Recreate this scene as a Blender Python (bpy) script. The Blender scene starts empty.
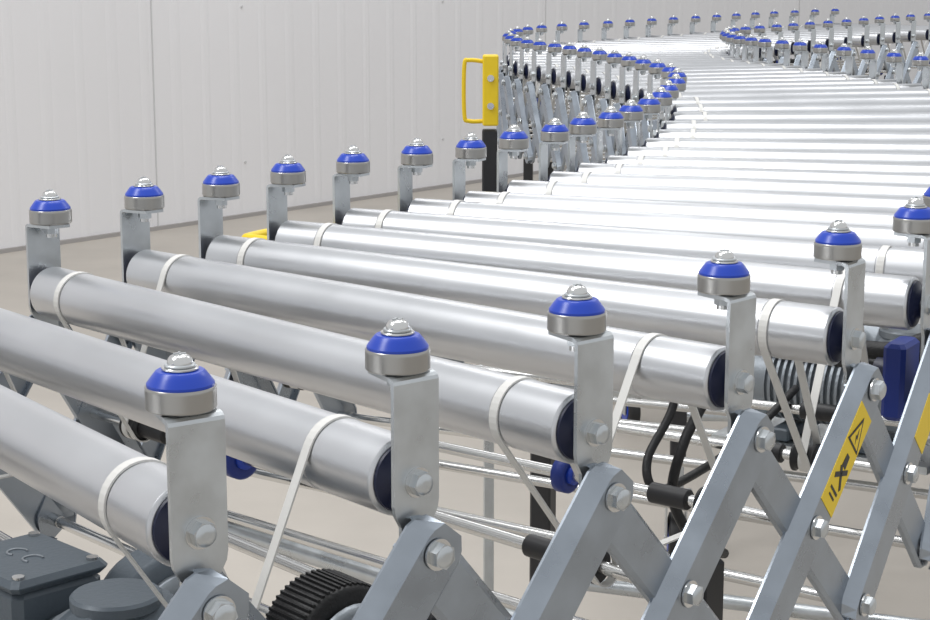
import bpy, math, random
from mathutils import Vector, Matrix
random.seed(4)
sc = bpy.context.scene
sc.view_settings.view_transform = 'Standard'
sc.view_settings.look = 'None'

# ------------------------------------------------------------------ materials
def mat(name, col, metal=0.0, rough=0.5, noise=0.0, nscale=20.0, bump=0.0, bscale=200.0, trans=0.0, stretch=None, rvar=0.0, coat=0.0):
    m = bpy.data.materials.new(name); m.use_nodes = True
    nt = m.node_tree; b = nt.nodes['Principled BSDF']
    b.inputs['Base Color'].default_value = (*col, 1)
    b.inputs['Metallic'].default_value = metal
    b.inputs['Roughness'].default_value = rough
    if trans: b.inputs['Transmission Weight'].default_value = trans
    if coat: b.inputs['Coat Weight'].default_value = coat
    tc = nt.nodes.new('ShaderNodeTexCoord')
    src = tc.outputs['Object']
    if stretch:
        mp = nt.nodes.new('ShaderNodeMapping'); mp.inputs['Scale'].default_value = stretch
        nt.links.new(src, mp.inputs[0]); src = mp.outputs[0]
    if noise > 0 or rvar > 0:
        n = nt.nodes.new('ShaderNodeTexNoise'); n.inputs['Scale'].default_value = nscale
        n.inputs['Detail'].default_value = 4
        nt.links.new(src, n.inputs['Vector'])
        if noise > 0:
            r = nt.nodes.new('ShaderNodeMapRange')
            r.inputs['From Min'].default_value = .3; r.inputs['From Max'].default_value = .7
            r.inputs['To Min'].default_value = 1-noise; r.inputs['To Max'].default_value = 1+noise*.4
            nt.links.new(n.outputs['Fac'], r.inputs['Value'])
            mx = nt.nodes.new('ShaderNodeVectorMath'); mx.operation = 'SCALE'
            mx.inputs[0].default_value = col
            nt.links.new(r.outputs[0], mx.inputs['Scale'])
            nt.links.new(mx.outputs[0], b.inputs['Base Color'])
        if rvar > 0:
            r2 = nt.nodes.new('ShaderNodeMapRange')
            r2.inputs['From Min'].default_value = .3; r2.inputs['From Max'].default_value = .7
            r2.inputs['To Min'].default_value = max(.05, rough-rvar); r2.inputs['To Max'].default_value = rough+rvar
            nt.links.new(n.outputs['Fac'], r2.inputs['Value'])
            nt.links.new(r2.outputs[0], b.inputs['Roughness'])
    if bump > 0:
        n2 = nt.nodes.new('ShaderNodeTexNoise'); n2.inputs['Scale'].default_value = bscale
        nt.links.new(src, n2.inputs['Vector'])
        bp = nt.nodes.new('ShaderNodeBump'); bp.inputs['Strength'].default_value = bump
        bp.inputs['Distance'].default_value = .002
        nt.links.new(n2.outputs['Fac'], bp.inputs['Height'])
        nt.links.new(bp.outputs[0], b.inputs['Normal'])
    return m

M_ALU   = mat('roller_aluminium', (.64,.65,.67), .85, .32, noise=.03, nscale=12, rvar=.03)
M_ZINC  = mat('zinc_plate', (.60,.63,.65), .88, .32, noise=.14, nscale=35, rvar=.08)
M_ARM   = mat('galvanised_arm', (.37,.41,.46), .9, .31, noise=.16, nscale=25, rvar=.08)
M_STEEL = mat('bright_steel', (.70,.70,.69), 1.0, .2)
M_RING  = mat('wheel_ring_steel', (.42,.41,.39), .95, .28)
M_BLUE  = mat('blue_plastic', (.012,.055,.46), 0, .28)
M_BLUED = mat('dark_blue_plastic', (.010,.030,.22), 0, .45)
M_NAVY  = mat('navy_cap_plastic', (.006,.010,.04), 0, .4)
M_BELT  = mat('urethane_belt', (.74,.73,.70), 0, .35)
M_BLACK = mat('black_rubber', (.012,.012,.013), 0, .5, bump=.3, bscale=400)
M_BLKP  = mat('black_paint', (.02,.02,.022), 0, .45)
M_YEL   = mat('yellow_paint', (.82,.58,.01), 0, .4)
M_MOTOR = mat('motor_grey_paint', (.11,.135,.16), .1, .42, bump=.15, bscale=300)
M_MOTL  = mat('motor_light_casting', (.30,.33,.36), .5, .45, bump=.15, bscale=300)
M_WALL  = mat('wall_panel_paint', (.80,.79,.80), 0, .5, noise=.03, nscale=1.2, stretch=(1,1,.15))
M_WSEAM = mat('wall_seam', (.60,.60,.60), 0, .6)
M_FLOOR = mat('floor_concrete', (.48,.44,.39), 0, .55, noise=.10, nscale=3.0, bump=.1, bscale=60)
M_TRIM  = mat('trim_grey', (.36,.34,.33), 0, .6)

# ------------------------------------------------------------------ mesh builder
class MB:
    def __init__(s): s.v=[]; s.f=[]; s.m=[]; s.sm=[]; s.mats=[]
    def mi(s, m):
        if m not in s.mats: s.mats.append(m)
        return s.mats.index(m)
    def add(s, vs, fs, m, M=None, smooth=False):
        o=len(s.v); k=s.mi(m)
        for p in vs:
            p=Vector(p)
            s.v.append(M@p if M else p)
        for i,f in enumerate(fs):
            s.f.append([o+a for a in f]); s.m.append(k)
            s.sm.append(smooth if isinstance(smooth,bool) else smooth[i])
    def lathe(s, prof, m, M=None, seg=32, smooth=True, hexa=False):
        vs=[];fs=[]
        for r,z in prof:
            for i in range(seg):
                a=2*math.pi*i/seg
                vs.append((r*math.cos(a),r*math.sin(a),z))
        for j in range(len(prof)-1):
            if prof[j]==prof[j+1]: continue
            for i in range(seg):
                i2=(i+1)%seg
                fs.append((j*seg+i,j*seg+i2,(j+1)*seg+i2,(j+1)*seg+i))
        s.add(vs,fs,m,M,smooth)
        vs=[];fs=[]
        for (r,z),rev in ((prof[0],True),(prof[-1],False)):
            if r>1e-5:
                o=len(vs)
                ring=[(r*math.cos(2*math.pi*i/seg),r*math.sin(2*math.pi*i/seg),z) for i in range(seg)]
                vs+=ring; idx=list(range(o,o+seg))
                fs.append(idx[::-1] if rev else idx)
        if fs: s.add(vs,fs,m,M,False)
    def cyl(s, r, z0, z1, m, M=None, seg=24, bev=0.0):
        if bev>0: s.lathe([(r-bev,z0),(r,z0+bev),(r,z0+bev),(r,z1-bev),(r,z1-bev),(r-bev,z1)],m,M,seg)
        else: s.lathe([(r,z0),(r,z1)],m,M,seg)
    def prism(s, poly, z0, z1, m, M=None):
        n=len(poly)
        vs=[(x,y,z0) for x,y in poly]+[(x,y,z1) for x,y in poly]
        fs=[list(range(n))[::-1], [n+i for i in range(n)]]
        for i in range(n):
            j=(i+1)%n; fs.append([i,j,n+j,n+i])
        s.add(vs,fs,m,M)
    def box(s, c, d, m, M=None, bev=0.0):
        x,y,z=[q/2 for q in d]
        if bev<=0:
            s.prism([(c[0]-x,c[1]-y),(c[0]+x,c[1]-y),(c[0]+x,c[1]+y),(c[0]-x,c[1]+y)],c[2]-z,c[2]+z,m,M); return
        b=bev
        def oct(ix):
            return [(c[0]-x+ix+b,c[1]-y+ix),(c[0]+x-ix-b,c[1]-y+ix),(c[0]+x-ix,c[1]-y+ix+b),(c[0]+x-ix,c[1]+y-ix-b),
                    (c[0]+x-ix-b,c[1]+y-ix),(c[0]-x+ix+b,c[1]+y-ix),(c[0]-x+ix,c[1]+y-ix-b),(c[0]-x+ix,c[1]-y+ix+b)]
        lev=[(oct(b*.8),c[2]-z),(oct(0),c[2]-z+b),(oct(0),c[2]+z-b),(oct(b*.8),c[2]+z)]
        vs=[];fs=[]
        for p,zz in lev: vs+=[(a,bb,zz) for a,bb in p]
        for j in range(3):
            for i in range(8):
                i2=(i+1)%8; fs.append([j*8+i,j*8+i2,(j+1)*8+i2,(j+1)*8+i])
        fs.append(list(range(8))[::-1]); fs.append([24+i for i in range(8)])
        s.add(vs,fs,m,M)
    def tube(s, pts, r, m, seg=10, closed=False):
        pts=[Vector(p) for p in pts]; n=len(pts)
        vs=[];fs=[]
        up=Vector((0,0,1)); prev=None
        for i,p in enumerate(pts):
            if closed: t=(pts[(i+1)%n]-pts[i-1])
            else: t=pts[min(i+1,n-1)]-pts[max(i-1,0)]
            t.normalize()
            if prev is None:
                a=up if abs(t.dot(up))<.9 else Vector((1,0,0))
                u=t.cross(a).normalized()
            else:
                u=(prev-t*prev.dot(t)).normalized()
            prev=u; w=t.cross(u)
            for k in range(seg):
                a=2*math.pi*k/seg
                vs.append(p+u*math.cos(a)*r+w*math.sin(a)*r)
        for i in range(n if closed else n-1):
            j=(i+1)%n
            for k in range(seg):
                k2=(k+1)%seg; fs.append([i*seg+k,i*seg+k2,j*seg+k2,j*seg+k])
        s.add(vs,fs,m,None,True)
        if not closed:
            s.add(vs[:seg],[list(range(seg))],m); s.add(vs[-seg:],[list(range(seg))[::-1]],m)
    def obj(s, name, parent=None):
        me=bpy.data.meshes.new(name); me.from_pydata([tuple(p) for p in s.v],[],s.f)
        for m in s.mats: me.materials.append(m)
        me.polygons.foreach_set('material_index',s.m)
        me.polygons.foreach_set('use_smooth',s.sm)
        me.update()
        ob=bpy.data.objects.new(name,me); sc.collection.objects.link(ob)
        if parent: ob.parent=parent
        return ob

def empty(name):
    e=bpy.data.objects.new(name,None); e.empty_display_size=.1
    sc.collection.objects.link(e); return e
def frame(o, x, y, z):
    M=Matrix.Identity(4)
    for i,a in enumerate((x,y,z)):
        for j in range(3): M[j][i]=a[j]
    for j in range(3): M[j][3]=o[j]
    return M
def hexpoly(r): return [(r*math.cos(math.pi/3*i),r*math.sin(math.pi/3*i)) for i in range(6)]

# ------------------------------------------------------------------ plan of the conveyor (metres)
TH=math.radians(10.97); ZREF=.92; HC=1.151; W=.69
def plan(X,d,h=HC-ZREF): return Vector((X,(d-h*math.sin(TH))/math.cos(TH),0))
L=[]; R=[]; PH=[]
near=[(-.42,.80,27),(-.29,.905,31.5),(-.158,1.0,36),(-.041,1.096,40.5)]
for X,d,ph in near:
    r=plan(X,d); a=math.radians(ph); R.append(r); L.append(r-Vector((math.sin(a),-math.cos(a),0))*W); PH.append(a)
for l,r in [((-.394,1.71),(.0753,1.211)),((-.323,1.812),(.195,1.355)),((-.259,1.91),(.3127,1.509)),((-.1985,2.019),(.414,1.656))]:
    l=plan(*l); r=plan(*r); L.append(l); R.append(r); q=r-l; PH.append(math.atan2(q.x,-q.y))
far=[(-.132,2.12,62.5),(-.059,2.208,65),(.0076,2.28,67),(.0652,2.395,69),(.1247,2.494,71),(.1705,2.60,73),(.219,2.70,75.5),
(.2607,2.827,78),(.303,2.965,80.5),(.3395,3.118,83.5),(.3707,3.287,86.5),(.407,3.475,89.5),(.432,3.665,92.5),(.439,3.845,95.5),
(.428,4.0,99),(.411,4.15,102),(.391,4.285,104),(.3676,4.42,106),(.341,4.555,107),(.311,4.69,108),(.280,4.82,108),(.2465,4.945,107),
(.210,5.055,106),(.179,5.17,104),(.153,5.31,101),(.139,5.46,97),(.136,5.63,92),(.148,5.82,86),(.175,6.0,80),(.215,6.17,74),
(.27,6.34,68),(.35,6.50,63),(.44,6.65,59),(.54,6.80,56),(.637,6.95,54),(.737,7.10,52),(.84,7.25,51),(.95,7.41,50),(1.06,7.58,49),
(1.17,7.76,48),(1.28,7.93,47),(1.39,8.09,46),(1.51,8.24,45),(1.63,8.38,44),(1.75,8.51,43)]
for X,d,ph in far:
    l=plan(X,d); a=math.radians(ph); L.append(l); R.append(l+Vector((math.sin(a),-math.cos(a),0))*W); PH.append(a)
N=len(L)
for p in L+R: p.z=ZREF
Z=Vector((0,0,1))
D_AX=.081; D_TOP=.122; D_MID=.217; D_BOT=.312
A_PL=.0165; A_IN=.026; A_OUT=.037; ROFF=.003

conv=empty('roller_conveyor')
rol=MB(); brk=MB(); whl=MB(); arm=MB(); rod=MB(); blt=MB(); leg=MB(); pul=MB()

def hexbolt(mb, o, a, r=.0085, h=.006):
    x=a.cross(Z).normalized(); rot=Matrix.Rotation(random.uniform(0,1),4,'Z')
    M=frame(o,x,a.cross(x),a)@rot
    mb.cyl(r*1.22,0,.0014,M_STEEL,M,20)
    mb.prism(hexpoly(r),.0014,.0014+h,M_ZINC,M)
    mb.lathe([(r*.84,.0014+h),(r*.78,.0014+h+.0008),(r*.3,.0014+h+.0012)],M_ZINC,M,18)

def wheel(o, up=Z):
    M=frame(o,Vector((1,0,0)),Vector((0,1,0)),Z)@Matrix.Rotation(random.uniform(0,6),4,'Z')
    p=[(.012,-.0135),(.0190,-.0135),(.0198,-.0127),(.0198,-.0127)]
    zz=-.0122
    while zz<-.0015:
        p+=[(.0200,zz),(.01985,zz+.0006)]; zz+=.0012
    p+=[(.0200,-.0008),(.0194,-.0002),(.0194,-.0002),(.0165,.0002)]
    whl.lathe(p,M_RING,M,40)
    whl.lathe([(.0190,-.0002),(.0190,.0014),(.0190,.0014),(.0180,.0028),(.0158,.0058),(.0140,.0080),(.0132,.0085),(.0132,.0085),(.0088,.0088)],M_BLUE,M,36)
    whl.cyl(.0104,.0088,.0104,M_STEEL,M,28,.0004)
    whl.cyl(.0088,.0104,.0122,M_ZINC,M,28,.0005)
    whl.lathe([(.0072,.0122),(.0072,.0132),(.0068,.0148),(.0054,.0165),(.003,.0176),(.0005,.0178)],M_STEEL,M,20)
    whl.box((0,0,.0176),(.007,.0013,.0012),M_ZINC,M); whl.box((0,0,.0176),(.0013,.007,.0012),M_ZINC,M)
    whl.cyl(.005,-.027,-.0125,M_STEEL,M,14)
    whl.prism(hexpoly(.0068),-.0235,-.0175,M_ZINC,M)

def bshift(k): return .0043 if k%2 else -.0043   # belt track offset, inboard positive
for k in range(N):
    ax=(R[k]-L[k]).normalized(); tr=Z.cross(ax)
    Lk=L[k]; Rk=R[k]
    a0=Lk-Z*D_AX-ax*ROFF; a1=Rk-Z*D_AX+ax*ROFF; ln=(a1-a0).length
    M=frame(a0,tr,ax.cross(tr),ax)
    r=.025
    def groove(z): return [(r,z-.0055),(r,z-.0055),(r-.0007,z-.005),(r-.0007,z-.005),(r-.0007,z+.005),(r-.0007,z+.005),(r,z+.0055),(r,z+.0055)]
    gL=.055+bshift(k); gR=ln-.062-bshift(k)
    prof=[(r-.0025,0),(r-.0007,.0006),(r,.002),(r,.002)]+groove(gL)+groove(gR)+[(r,ln-.002),(r,ln-.002),(r-.0007,ln-.0006),(r-.0025,ln)]
    rol.lathe(prof,M_ALU,M,48)
    rol.lathe([(r-.003,ln+.0003),(r-.0035,ln+.002),(r-.0035,ln+.002),(.014,ln+.0045),(.012,ln+.008),(.007,ln+.008)],M_NAVY,M,36)
    rol.lathe([(.007,-.008),(.012,-.008),(.014,-.0045),(r-.0035,-.002),(r-.0035,-.002),(r-.003,-.0003)],M_NAVY,M,36)
    rol.cyl(.0055,-.018,ln+.018,M_STEEL,M,12)
    for side,P in ((1,Rk),(-1,Lk)):
        out=ax*side; t=tr
        wheel(P)
        zax=out; xax=Z.cross(out)
        Mp=frame(P,xax,Z,zax)
        poly=[(-.0175,-.0185),(.0175,-.0185),(.0175,-.094),(.0165,-.100),(.012,-.108),(.012,-.132),(.008,-.138),(-.008,-.138),(-.012,-.132),(-.012,-.108),(-.0165,-.100),(-.0175,-.094)][::-1]
        brk.prism(poly,A_PL-.0015,A_PL+.0015,M_ZINC,Mp)
        vs=[];fs=[]
        path=[(-.016,-.0140),(A_PL-.004,-.0140),(A_PL-.0012,-.0148),(A_PL+.0008,-.0163),(A_PL+.0015,-.0185)]
        path2=[(-.016,-.0170),(A_PL-.004,-.0170),(A_PL-.0025,-.0174),(A_PL-.0017,-.0180),(A_PL-.0015,-.0186)]
        for (a,z) in path:
            w=.0175 if a>-.01 else .011
            vs+= [(-w,z,a),(w,z,a)]
        for (a,z) in path2:
            w=.0175 if a>-.01 else .011
            vs+= [(-w,z,a),(w,z,a)]
        for i in range(4):
            fs.append([2*i,2*i+1,2*i+3,2*i+2]); fs.append([10+2*i,12+2*i,13+2*i,11+2*i])
            fs.append([2*i,2*i+2,12+2*i,10+2*i]); fs.append([2*i+1,11+2*i,13+2*i,2*i+3])
        fs.append([0,10,11,1])
        brk.add(vs,fs,M_ZINC,Mp)
        hexbolt(blt,P-Z*D_AX+out*(A_PL+.0015),out,.0078,.0060)
        hexbolt(blt,P-Z*D_TOP+out*(A_OUT+.0008),out,.0082,.0060)
        hexbolt(blt,P-Z*D_BOT+out*(A_OUT+.0008),out,.0082,.0060)
        blt.cyl(.006,.0,.022,M_STEEL,frame(P-Z*D_TOP+out*(A_PL-.002),xax,Z,zax),12)
        blt.cyl(.006,.0,.03,M_STEEL,frame(P-Z*D_BOT+out*(A_PL-.01),xax,Z,zax),12)

def make_arm(p,q,out,wdt=.0215,ext=.018):
    """channel-section lattice arm between pivots p and q; out = outward normal"""
    y=(q-p); ln=y.length; y.normalize()
    z=(out-y*out.dot(y)).normalized(); x=y.cross(z)
    up=1 if x.z>0 else -1
    sec=[(wdt,-.0135),(wdt,-.0115),(wdt-.0095,0),(-wdt+.003,0),(-wdt,-.0025),(-wdt,-.007)]
    if up<0: sec=[(-a,b) for a,b in sec][::-1]
    if up>0: sec=sec[::-1]
    M=frame(p,x,y,z)
    stations=[(-ext,.55),(-ext+.007,.88),(-ext+.013,1.0),(ln+ext-.013,1.0),(ln+ext-.007,.88),(ln+ext,.55)]
    vs=[];fs=[]
    n=len(sec)
    for s_,k in stations:
        for (a,b) in sec: vs.append((a*k,s_,b))
    for s_,k in stations:
        for (a,b) in sec:
            ia=a*k-(.002 if a>0 else -.002)*(1 if abs(abs(a)-wdt)<1e-6 else 0)
            vs.append((ia,s_,b-(.002 if b>-.0065 else 0)))
    S=len(stations); o=S*n
    for i in range(S-1):
        for j in range(n-1):
            a=i*n+j;b=a+1;c=b+n;d=a+n
            fs.append([a,b,c,d]); fs.append([o+a,o+d,o+c,o+b])
        a=i*n; fs.append([a,a+n,o+a+n,o+a]); a=i*n+n-1; fs.append([a,o+a,o+a+n,a+n])
    for j in range(n-1):
        fs.append([j,o+j,o+j+1,j+1]); a=(S-1)*n+j; fs.append([a,a+1,o+a+1,o+a])
    arm.add(vs,fs,M_ARM,M)
    return M,ln,up

for side,P in ((1,R),(-1,L)):
    outs=[(R[k]-L[k]).normalized()*side for k in range(N)]
    for k in range(N-1):
        T0=P[k]-Z*D_TOP; B0=P[k]-Z*D_BOT; T1=P[k+1]-Z*D_TOP; B1=P[k+1]-Z*D_BOT
        chord=(P[k+1]-P[k]).normalized(); on=chord.cross(Z)*side
        if on.dot(outs[k])<0: on=-on
        r_=make_arm(T1+outs[k+1]*A_OUT,B0+outs[k]*A_OUT,on)
        if side==1 and k+1==6: LABEL=r_
        if side==1 and k+1==7: LABEL2=r_
        make_arm(T0+outs[k]*A_IN,B1+outs[k+1]*A_IN,on)
        mid=(P[k]+P[k+1])/2-Z*D_MID; om=(outs[k]+outs[k+1]).normalized()
        hexbolt(blt,mid+om*(A_OUT+.0004),on,.0082,.0060)

# ---- cross rods, lower pulleys, belt loops
bel=MB()
def disc(pc,ax,r):
    x=ax.cross(Z).normalized()
    pul.lathe([(.0055,-.006),(.010,-.006),(r*.85,-.007),(r,-.005),(r,.005),(r*.85,.007),(.010,.006),(.0055,.006)],M_BLUED,frame(pc,x,ax.cross(x),ax),32)
    pul.lathe([(r*.5,.006),(r*.5,.010),(.0055,.010)],M_BLUE,frame(pc,x,ax.cross(x),ax),24)
pcs={1:[],-1:[]}
OFFS={1:.059,-1:.052}
for k in range(N-1):
    ml=(L[k]+L[k+1])/2-Z*D_MID; mr=(R[k]+R[k+1])/2-Z*D_MID
    ax=(mr-ml).normalized()
    rod.tube([ml-ax*.04,mr+ax*.04],.0052,M_STEEL,12)
    bl=L[k]-Z*D_BOT; br=R[k]-Z*D_BOT; axb=(br-bl).normalized()
    rod.tube([bl-axb*.04,br+axb*.04],.0055,M_STEEL,12)
    x=ax.cross(Z).normalized()
    for side in (1,-1):
        base=(mr if side==1 else ml)
        pc=base-ax*side*OFFS[side]; pcs[side].append((pc,ax))
        Mq=frame(pc-ax*.011,x,ax.cross(x),ax)
        pul.lathe([(.0055,0),(.014,0),(.014,.002),(.0118,.003),(.0118,.019),(.014,.020),(.014,.022),(.0055,.022)],M_BLKP,Mq,24)
        # black spacer sleeves on the rods beside the pulleys
        pul.cyl(.009,-.05,-.012,M_BLKP,Mq if side==1 else frame(pc+ax*.062,x,ax.cross(x),ax),16,.001)
    if k>8 and k%3==0:
        disc(mr-ax*.10,ax,.03); disc(mr-ax*.60,ax,.03)
    for kk,off,r in ((5,.21,.017),(4,.48,.020),(3,.60,.024)):
        if kk==k: disc(mr-ax*off,ax,r)
WB=.0038; TB=.0014
def loop(circles, axis, u, o):
    """closed belt round a convex CCW ring of circles; circles in (x,y,r) of the plane (u,Z) through o"""
    pts=[]; n=len(circles); tg=[]
    for i in range(n):
        x1,y1,r1=circles[i]; x2,y2,r2=circles[(i+1)%n]
        dx,dy=x2-x1,y2-y1; d=math.hypot(dx,dy); ux,uy=dx/d,dy/d
        c=(r1-r2)/d; s_=math.sqrt(max(0,1-c*c))
        tg.append(math.atan2(uy*c-ux*s_, ux*c+uy*s_))
    for i in range(n):
        a0=tg[i-1]; a1=tg[i]
        while a1<a0: a1+=2*math.pi
        m=max(3,int((a1-a0)/.18))
        for j in range(m+1):
            a=a0+(a1-a0)*j/m; nn=u*math.cos(a)+Z*math.sin(a)
            x1,y1,r1=circles[i]
            pts.append((o+u*x1+Z*y1+nn*r1,nn))
    vs=[];fs=[]; m=len(pts)
    for q,nn in pts: vs+=[q-axis*WB,q+axis*WB,q+axis*WB+nn*TB,q-axis*WB+nn*TB]
    for i in range(m):
        j=(i+1)%m
        for c in range(4):
            c2=(c+1)%4; fs.append([i*4+c,i*4+c2,j*4+c2,j*4+c])
    bel.add(vs,fs,M_BELT)
for side in (1,-1):
    for k in range(1,N-1):
        axk=(R[k]-L[k]).normalized(); tk=Z.cross(axk)
        P=(R if side==1 else L)[k]
        o=P-Z*D_AX-axk*side*(OFFS[side]+bshift(k))
        def pj(pc):
            d=pc-o; return (d.dot(tk),d.z,.0122)
        roller=(0,0,.0247); nxt=pj(pcs[side][k][0]); prv=pj(pcs[side][k-1][0])
        if k%2: loop([roller,prv,nxt],axk,tk,o) if prv[0]<nxt[0] else loop([roller,nxt,prv],axk,tk,o)
        else: loop([roller,nxt],axk,tk,o)

# ---- legs with casters
for k in (0,5,11,18,24,30,36,42,48):
    if k>=N: continue
    ax=(R[k]-L[k]).normalized(); tr=Z.cross(ax)
    tops=[]
    for side,P in ((1,R[k]),(-1,L[k])):
        c=P-ax*side*.035+tr*.03; c.z=0
        tops.append(c)
        M=frame(c,ax,tr,Z)
        leg.box((0,0,.45),(.030,.030,.46),M_BLKP,M,.003)
        leg.box((0,0,.25),(.024,.024,.22),M_ZINC,M,.002)
        leg.box((0,0,.145),(.06,.06,.005),M_ZINC,M)
        leg.prism([(-.012,-.02),(.012,-.02),(.012,.02),(-.012,.02)],.128,.143,M_STEEL,M)
        for sx in (-.019,.019):
            leg.prism([(-.012,.04),(.03,.04),(.024,.128),(-.024,.128)],sx-.0015,sx+.0015,M_ZINC,frame(c+tr*.012,tr,Z,ax))
        Mw=frame(c+tr*.022+Z*.05,tr,Z,ax)
        leg.lathe([(.012,-.014),(.036,-.014),(.038,-.015),(.049,-.012),(.05,-.009),(.05,.009),(.049,.012),(.038,.015),(.036,.014),(.012,.014)],M_BLACK,Mw,36)
        leg.cyl(.03,-.0155,.0155,M_BLUE,Mw,28,.002)
        leg.cyl(.006,-.022,.022,M_STEEL,Mw,12)
    a,b=tops
    for z in (.58,.30):
        leg.tube([a+Z*z,b+Z*z],.010,M_ZINC,12)

rol.obj('rollers',conv); brk.obj('side_brackets',conv); whl.obj('guide_wheels',conv); arm.obj('lattice_arms',conv)
rod.obj('cross_rods',conv); blt.obj('bolts',conv); leg.obj('legs_with_casters',conv); pul.obj('belt_pulleys',conv); bel.obj('drive_belts',conv)

# ---- warning labels on arms
lab=MB(); Ma,ln,up=LABEL
SH=.009
def flat(poly,z0=.0005,z1=.0009,m=M_BLKP): lab.prism([((x-up*.0033),y+SH) for x,y in poly],z0,z1,m,Ma)
flat([(-.0150,.011),(.0150,.011),(.0150,.108),(-.0150,.108)],0,.0005,M_YEL)
flat([(-.0130,.047),(.0130,.047),(0,.018)])
flat([(-.0098,.0450),(.0098,.0450),(0,.0232)],.0009,.0011,M_YEL)
flat([(-.0022,.044),(.0028,.037),(.0005,.037),(.001,.030),(-.0028,.0385),(-.0005,.0385)],.0011,.0013)
flat([(-.003,.056),(.003,.056),(.004,.068),(-.004,.068)])
flat([(-.011,.069),(-.009,.065),(.010,.079),(.008,.083)])
flat([(-.010,.084),(-.008,.087),(.006,.070),(.003,.067)])
flat([(-.008,.090),(.008,.090),(.008,.0925),(-.008,.0925)])
flat([(-.006,.096),(.006,.096),(.006,.098),(-.006,.098)])
lab.obj('warning_label',conv)
lab=MB(); Ma,ln,up=LABEL2
flat([(-.0150,.045),(.0150,.045),(.0150,.092),(-.0150,.092)],0,.0005,M_YEL)
lab.obj('warning_label_small',conv)

# ------------------------------------------------------------------ gear motors
def gear_motor(c, yaw, name, lightbox=False):
    mb=MB(); M=Matrix.Translation(c)@Matrix.Rotation(yaw,4,'Z')
    Mx=M@Matrix.Rotation(math.radians(90),4,'Y')
    mt=M_MOTL if lightbox else M_MOTOR
    prof=[(.02,-.085),(.034,-.083),(.040,-.074),(.040,-.074),(.040,-.052)]
    mb.lathe(prof,mt,Mx,36)
    p=[]
    for i in range(13):
        z0=-.052+i*.0075
        p+=[(.036,z0),(.036,z0+.0045),(.042,z0+.0045),(.042,z0+.0075)]
    mb.lathe([(.036,-.052)]+p,mt,Mx,36,smooth=False)
    mb.lathe([(.042,.045),(.052,.046),(.052,.056),(.040,.058)],M_MOTL,Mx,36)
    mb.box((.092,.004,.016),(.065,.085,.10),mt,M,.014)
    mb.cyl(.030,.062,.072,mt,M@Matrix.Translation((.09,0,0)),28,.002)
    mb.lathe([(.030,.122),(.030,.128),(.022,.130),(.022,.136),(.012,.136)],M_MOTL,Mx,32)
    mb.cyl(.009,.13,.165,M_STEEL,Mx,16)
    mb.lathe([(.03,-.02),(.044,-.018),(.047,-.012),(.047,-.012),(.047,.012),(.047,.012),(.044,.018),(.03,.02)],mt,M@Matrix.Translation((.03,.075,.022))@Matrix.Rotation(math.radians(90),4,'Y'),36)
    mb.lathe([(.02,.02),(.034,.0205),(.034,.026),(.024,.028)],M_MOTL,M@Matrix.Translation((.03,.075,.022))@Matrix.Rotation(math.radians(90),4,'Y'),32)
    mb.box((-.018,0,.048),(.085,.07,.03),mt,M,.006)
    mb.box((-.018,0,.066),(.091,.076,.009),mt,M,.004)
    for sx in (-.055,.019):
        for sy in (-.029,.029):
            mb.cyl(.0042,.0705,.0725,M_STEEL,M@Matrix.Translation((sx,sy,0)),12)
    for sx in (-.030,-.010):
        pts=[(sx+.007*math.cos(a),.007*math.sin(a),.0708) for a in [math.radians(60+i*24) for i in range(11)]]
        mb.tube([M@Vector(q) for q in pts],.0009,M_MOTL,6)
    mb.cyl(.009,-.06,-.03,M_BLKP,M@Matrix.Translation((-.045,0,.046))@Matrix.Rotation(math.radians(90),4,'X'),14)
    for sx in (-.03,.06):
        mb.box((sx,0,-.05),(.02,.09,.014),M_MOTOR,M,.002)
    mb.box((.015,0,-.062),(.24,.11,.008),M_ZINC,M)
    return mb.obj(name,conv)
gear_motor(Vector((-.290,1.175,ZREF-.243)),math.radians(-45),'gear_motor')
gear_motor(Vector((.385,1.88,ZREF-.215)),math.radians(-33),'gear_motor.001',True)

# black ribbed drive drum near the first motor
dm=MB(); axd=(R[3]-L[3]).normalized(); xd=axd.cross(Z)
cd=R[3]-axd*.100-Z*.222+Z.cross(axd)*.018
Md=frame(cd-axd*.022,xd,axd.cross(xd),axd)
dm.lathe([(.012,0),(.040,0),(.043,.003),(.043,.041),(.040,.044),(.012,.044)],M_BLACK,Md,48)
for i in range(60):
    a=2*math.pi*i/60
    dm.box((math.cos(a)*.0435,math.sin(a)*.0435,.022),(.002,.002,.038),M_BLACK,Md)
dm.lathe([(.010,.0445),(.030,.0455),(.033,.050),(.028,.054),(.012,.054),(.010,.060),(.003,.060)],M_MOTL,Md,32)
dm.obj('drive_drum',conv)

# blue drive cover behind the right rail
bh=MB(); axh=(R[7]-L[7]).normalized(); th_=Z.cross(axh)
ch=R[7]-axh*.022+th_*.05-Z*.165
Mh=frame(ch,axh,th_,Z)
bh.box((0,0,0),(.022,.050,.075),M_BLUED,Mh,.004)
bh.cyl(.018,-.002,.012,M_NAVY,frame(ch-axh*.012,th_,Z,-axh),20)
bh.obj('drive_cover',conv)

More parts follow.
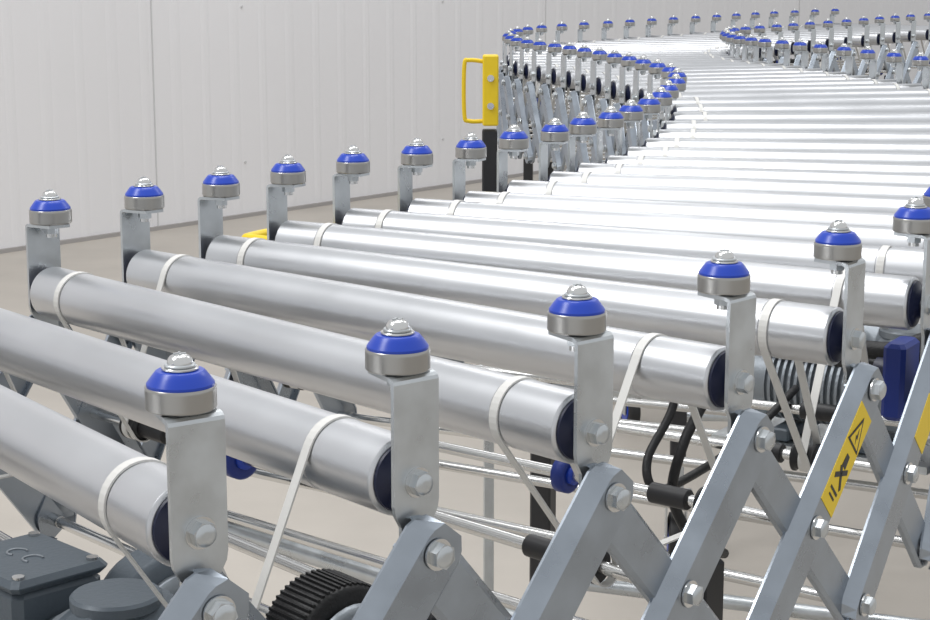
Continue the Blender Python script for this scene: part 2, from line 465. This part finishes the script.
# power cables
cb=MB()
def bez(p,n=24):
    p=[Vector(q) for q in p]; out=[]
    for i in range(len(p)-1):
        p0=p[max(i-1,0)];p1=p[i];p2=p[i+1];p3=p[min(i+2,len(p)-1)]
        for s_ in range(n):
            t=s_/n
            out.append(.5*((2*p1)+(-p0+p2)*t+(2*p0-5*p1+4*p2-p3)*t*t+(-p0+3*p1-3*p2+p3)*t**3))
    out.append(p[-1]); return out
zc=ZREF
cb.tube(bez([(.20,1.62,zc-.12),(.19,1.60,zc-.17),(.165,1.57,zc-.21),(.17,1.56,zc-.235),(.20,1.60,zc-.24),(.27,1.70,zc-.23),(.34,1.80,zc-.20)],10),.0042,M_BLACK,10)
cb.tube(bez([(.235,1.64,zc-.12),(.225,1.62,zc-.16),(.20,1.59,zc-.20),(.19,1.585,zc-.25),(.215,1.60,zc-.30),(.25,1.66,zc-.33)],10),.0050,M_BLACK,10)
cb.tube(bez([(.37,1.78,zc-.15),(.42,1.73,zc-.145),(.46,1.74,zc-.135),(.55,1.82,zc-.13),(.62,1.95,zc-.14)],10),.009,M_BLACK,10)
cb.tube(bez([(.38,1.80,zc-.17),(.43,1.75,zc-.165),(.47,1.77,zc-.15),(.56,1.86,zc-.14)],10),.007,M_BLACK,10)
# cable festooned along the underside, through the middle of the lattice
pts=[]
for k in range(8,44):
    m=R[k]*.72+L[k]*.28; m.z=zc-.15-(.06 if k%2 else 0); pts.append(m)
cb.tube(bez(pts,4),.006,M_BLACK,8)
cb.obj('power_cables',conv)

# ------------------------------------------------------------------ tow handle post
th=MB()
pc=Vector((.036,2.63,0))
Mh=frame(pc,Vector((1,0,0)),Vector((0,1,0)),Z)
th.box((0,0,.76),(.022,.022,.30),M_BLKP,Mh,.002)
th.box((0,0,.31),(.016,.016,.61),M_ZINC,Mh,.002)
th.box((.001,-.002,.967),(.023,.026,.102),M_YEL,Mh,.002)
th.tube(bez([pc+Vector((-.008,0,1.008)),pc+Vector((-.030,0,1.010)),pc+Vector((-.037,0,1.002)),pc+Vector((-.037,0,.932)),pc+Vector((-.030,0,.922)),pc+Vector((-.008,0,.922))],6),.0032,M_YEL,10)
for zz in (.985,.945): th.cyl(.005,0,.004,M_STEEL,frame(pc+Vector((.001,-.015,zz)),Vector((1,0,0)),Z,Vector((0,-1,0))),12)
th.box((0,0,.006),(.08,.08,.012),M_BLKP,Mh,.002)
th.obj('tow_handle')
# yellow pull bar outside the far rail
yb=MB()
axq=(R[7]-L[7]).normalized(); tq=Z.cross(axq)
q=plan(-.243,2.10); q.z=ZREF-.088
yb.tube(bez([q+axq*.09-tq*.02,q+axq*.01-tq*.02,q-axq*.005-tq*.01,q-axq*.005+tq*.05,q+axq*.01+tq*.06,q+axq*.09+tq*.06],6),.007,M_YEL,12)
yb.obj('yellow_pull_bar',conv)

# ------------------------------------------------------------------ room
wa=Vector((-1.865,7.13,0)); wb=Vector((-.026,9.365,0)); wd=(wb-wa).normalized(); wn=Vector((wd.y,-wd.x,0))
wl=MB(); s0=-6.0; s1=12.0; H=4.0
s=s0; prof=[]
while s<s1:
    prof+=[(s,0),(s+.12,0),(s+.135,.003),(s+.155,.003),(s+.17,0),(s+.29,0),(s+.31,.003),(s+.33,.003),(s+.35,0)]
    s+=.35
vs=[];fs=[]
for a,b in prof:
    p=wa+wd*a+wn*(b-.012)
    vs+=[p,p+Z*H]
for i in range(len(prof)-1): fs.append([2*i,2*i+2,2*i+3,2*i+1])
wl.add(vs,fs,M_WALL)
p0=wa+wd*s0-wn*.06; p1=wa+wd*s1-wn*.06
wl.add([p0,p1,p1+Z*H,p0+Z*H],[[0,1,2,3]],M_WALL)
s=s0+1.24
while s<s1:
    p=wa+wd*s+wn*(-.0105)
    Mw=frame(p,wd,wn,Z); wl.box((0,0,H/2),(.005,.004,H),M_WSEAM,Mw); s+=2.8
s=s0+.37
while s<s1:
    for z in (.25,.95):
        wl.cyl(.006,0,.005,M_WSEAM,frame(wa+wd*s-wn*.012+Z*z,wd,Z,wn*1),10)
    s+=1.4
wl.obj('wall_back')
tm=MB(); Mt=frame(wa,wd,wn,Z)
tm.box(((s0+s1)/2,-.002,.008),(s1-s0,.02,.016),M_TRIM,Mt); tm.obj('baseboard_back')
fl=MB(); 
q=[wa+wd*s0-wn*.06, wa+wd*s1-wn*.06, wa+wd*s1+wn*14, wa+wd*s0+wn*14]
vs=[Vector((p.x,p.y,0)) for p in q]+[Vector((p.x,p.y,-.1)) for p in q]
fl.add(vs,[[3,2,1,0],[4,5,6,7],[0,1,5,4],[1,2,6,5],[2,3,7,6],[3,0,4,7]],M_FLOOR); fl.obj('floor')

# ------------------------------------------------------------------ light
w=bpy.data.worlds.new('world'); sc.world=w; w.use_nodes=True
bg=w.node_tree.nodes['Background']; bg.inputs[0].default_value=(.96,.98,1,1); bg.inputs[1].default_value=.72
def area(name,loc,rot,size,sy,power,col=(1,1,1)):
    l=bpy.data.lights.new(name,'AREA'); l.shape='RECTANGLE'; l.size=size; l.size_y=sy; l.energy=power; l.color=col
    o=bpy.data.objects.new(name,l); sc.collection.objects.link(o); o.location=loc; o.rotation_euler=rot
for i,(x,y) in enumerate([(-2.5,1.0),(0.2,2.6),(3.0,5.5),(0.0,7.5)]):
    area('ceiling_light_%d'%i,(x,y,4.2),(0,0,math.radians(50)),2.6,1.0,(90,62,28,34)[i])

cam=bpy.data.cameras.new('camera'); co=bpy.data.objects.new('camera',cam); sc.collection.objects.link(co)
co.location=(0,0,HC); co.rotation_euler=(math.pi/2-TH,0,0)
cam.lens=1800/930*36; cam.sensor_width=36; cam.clip_start=.05
sc.camera=co
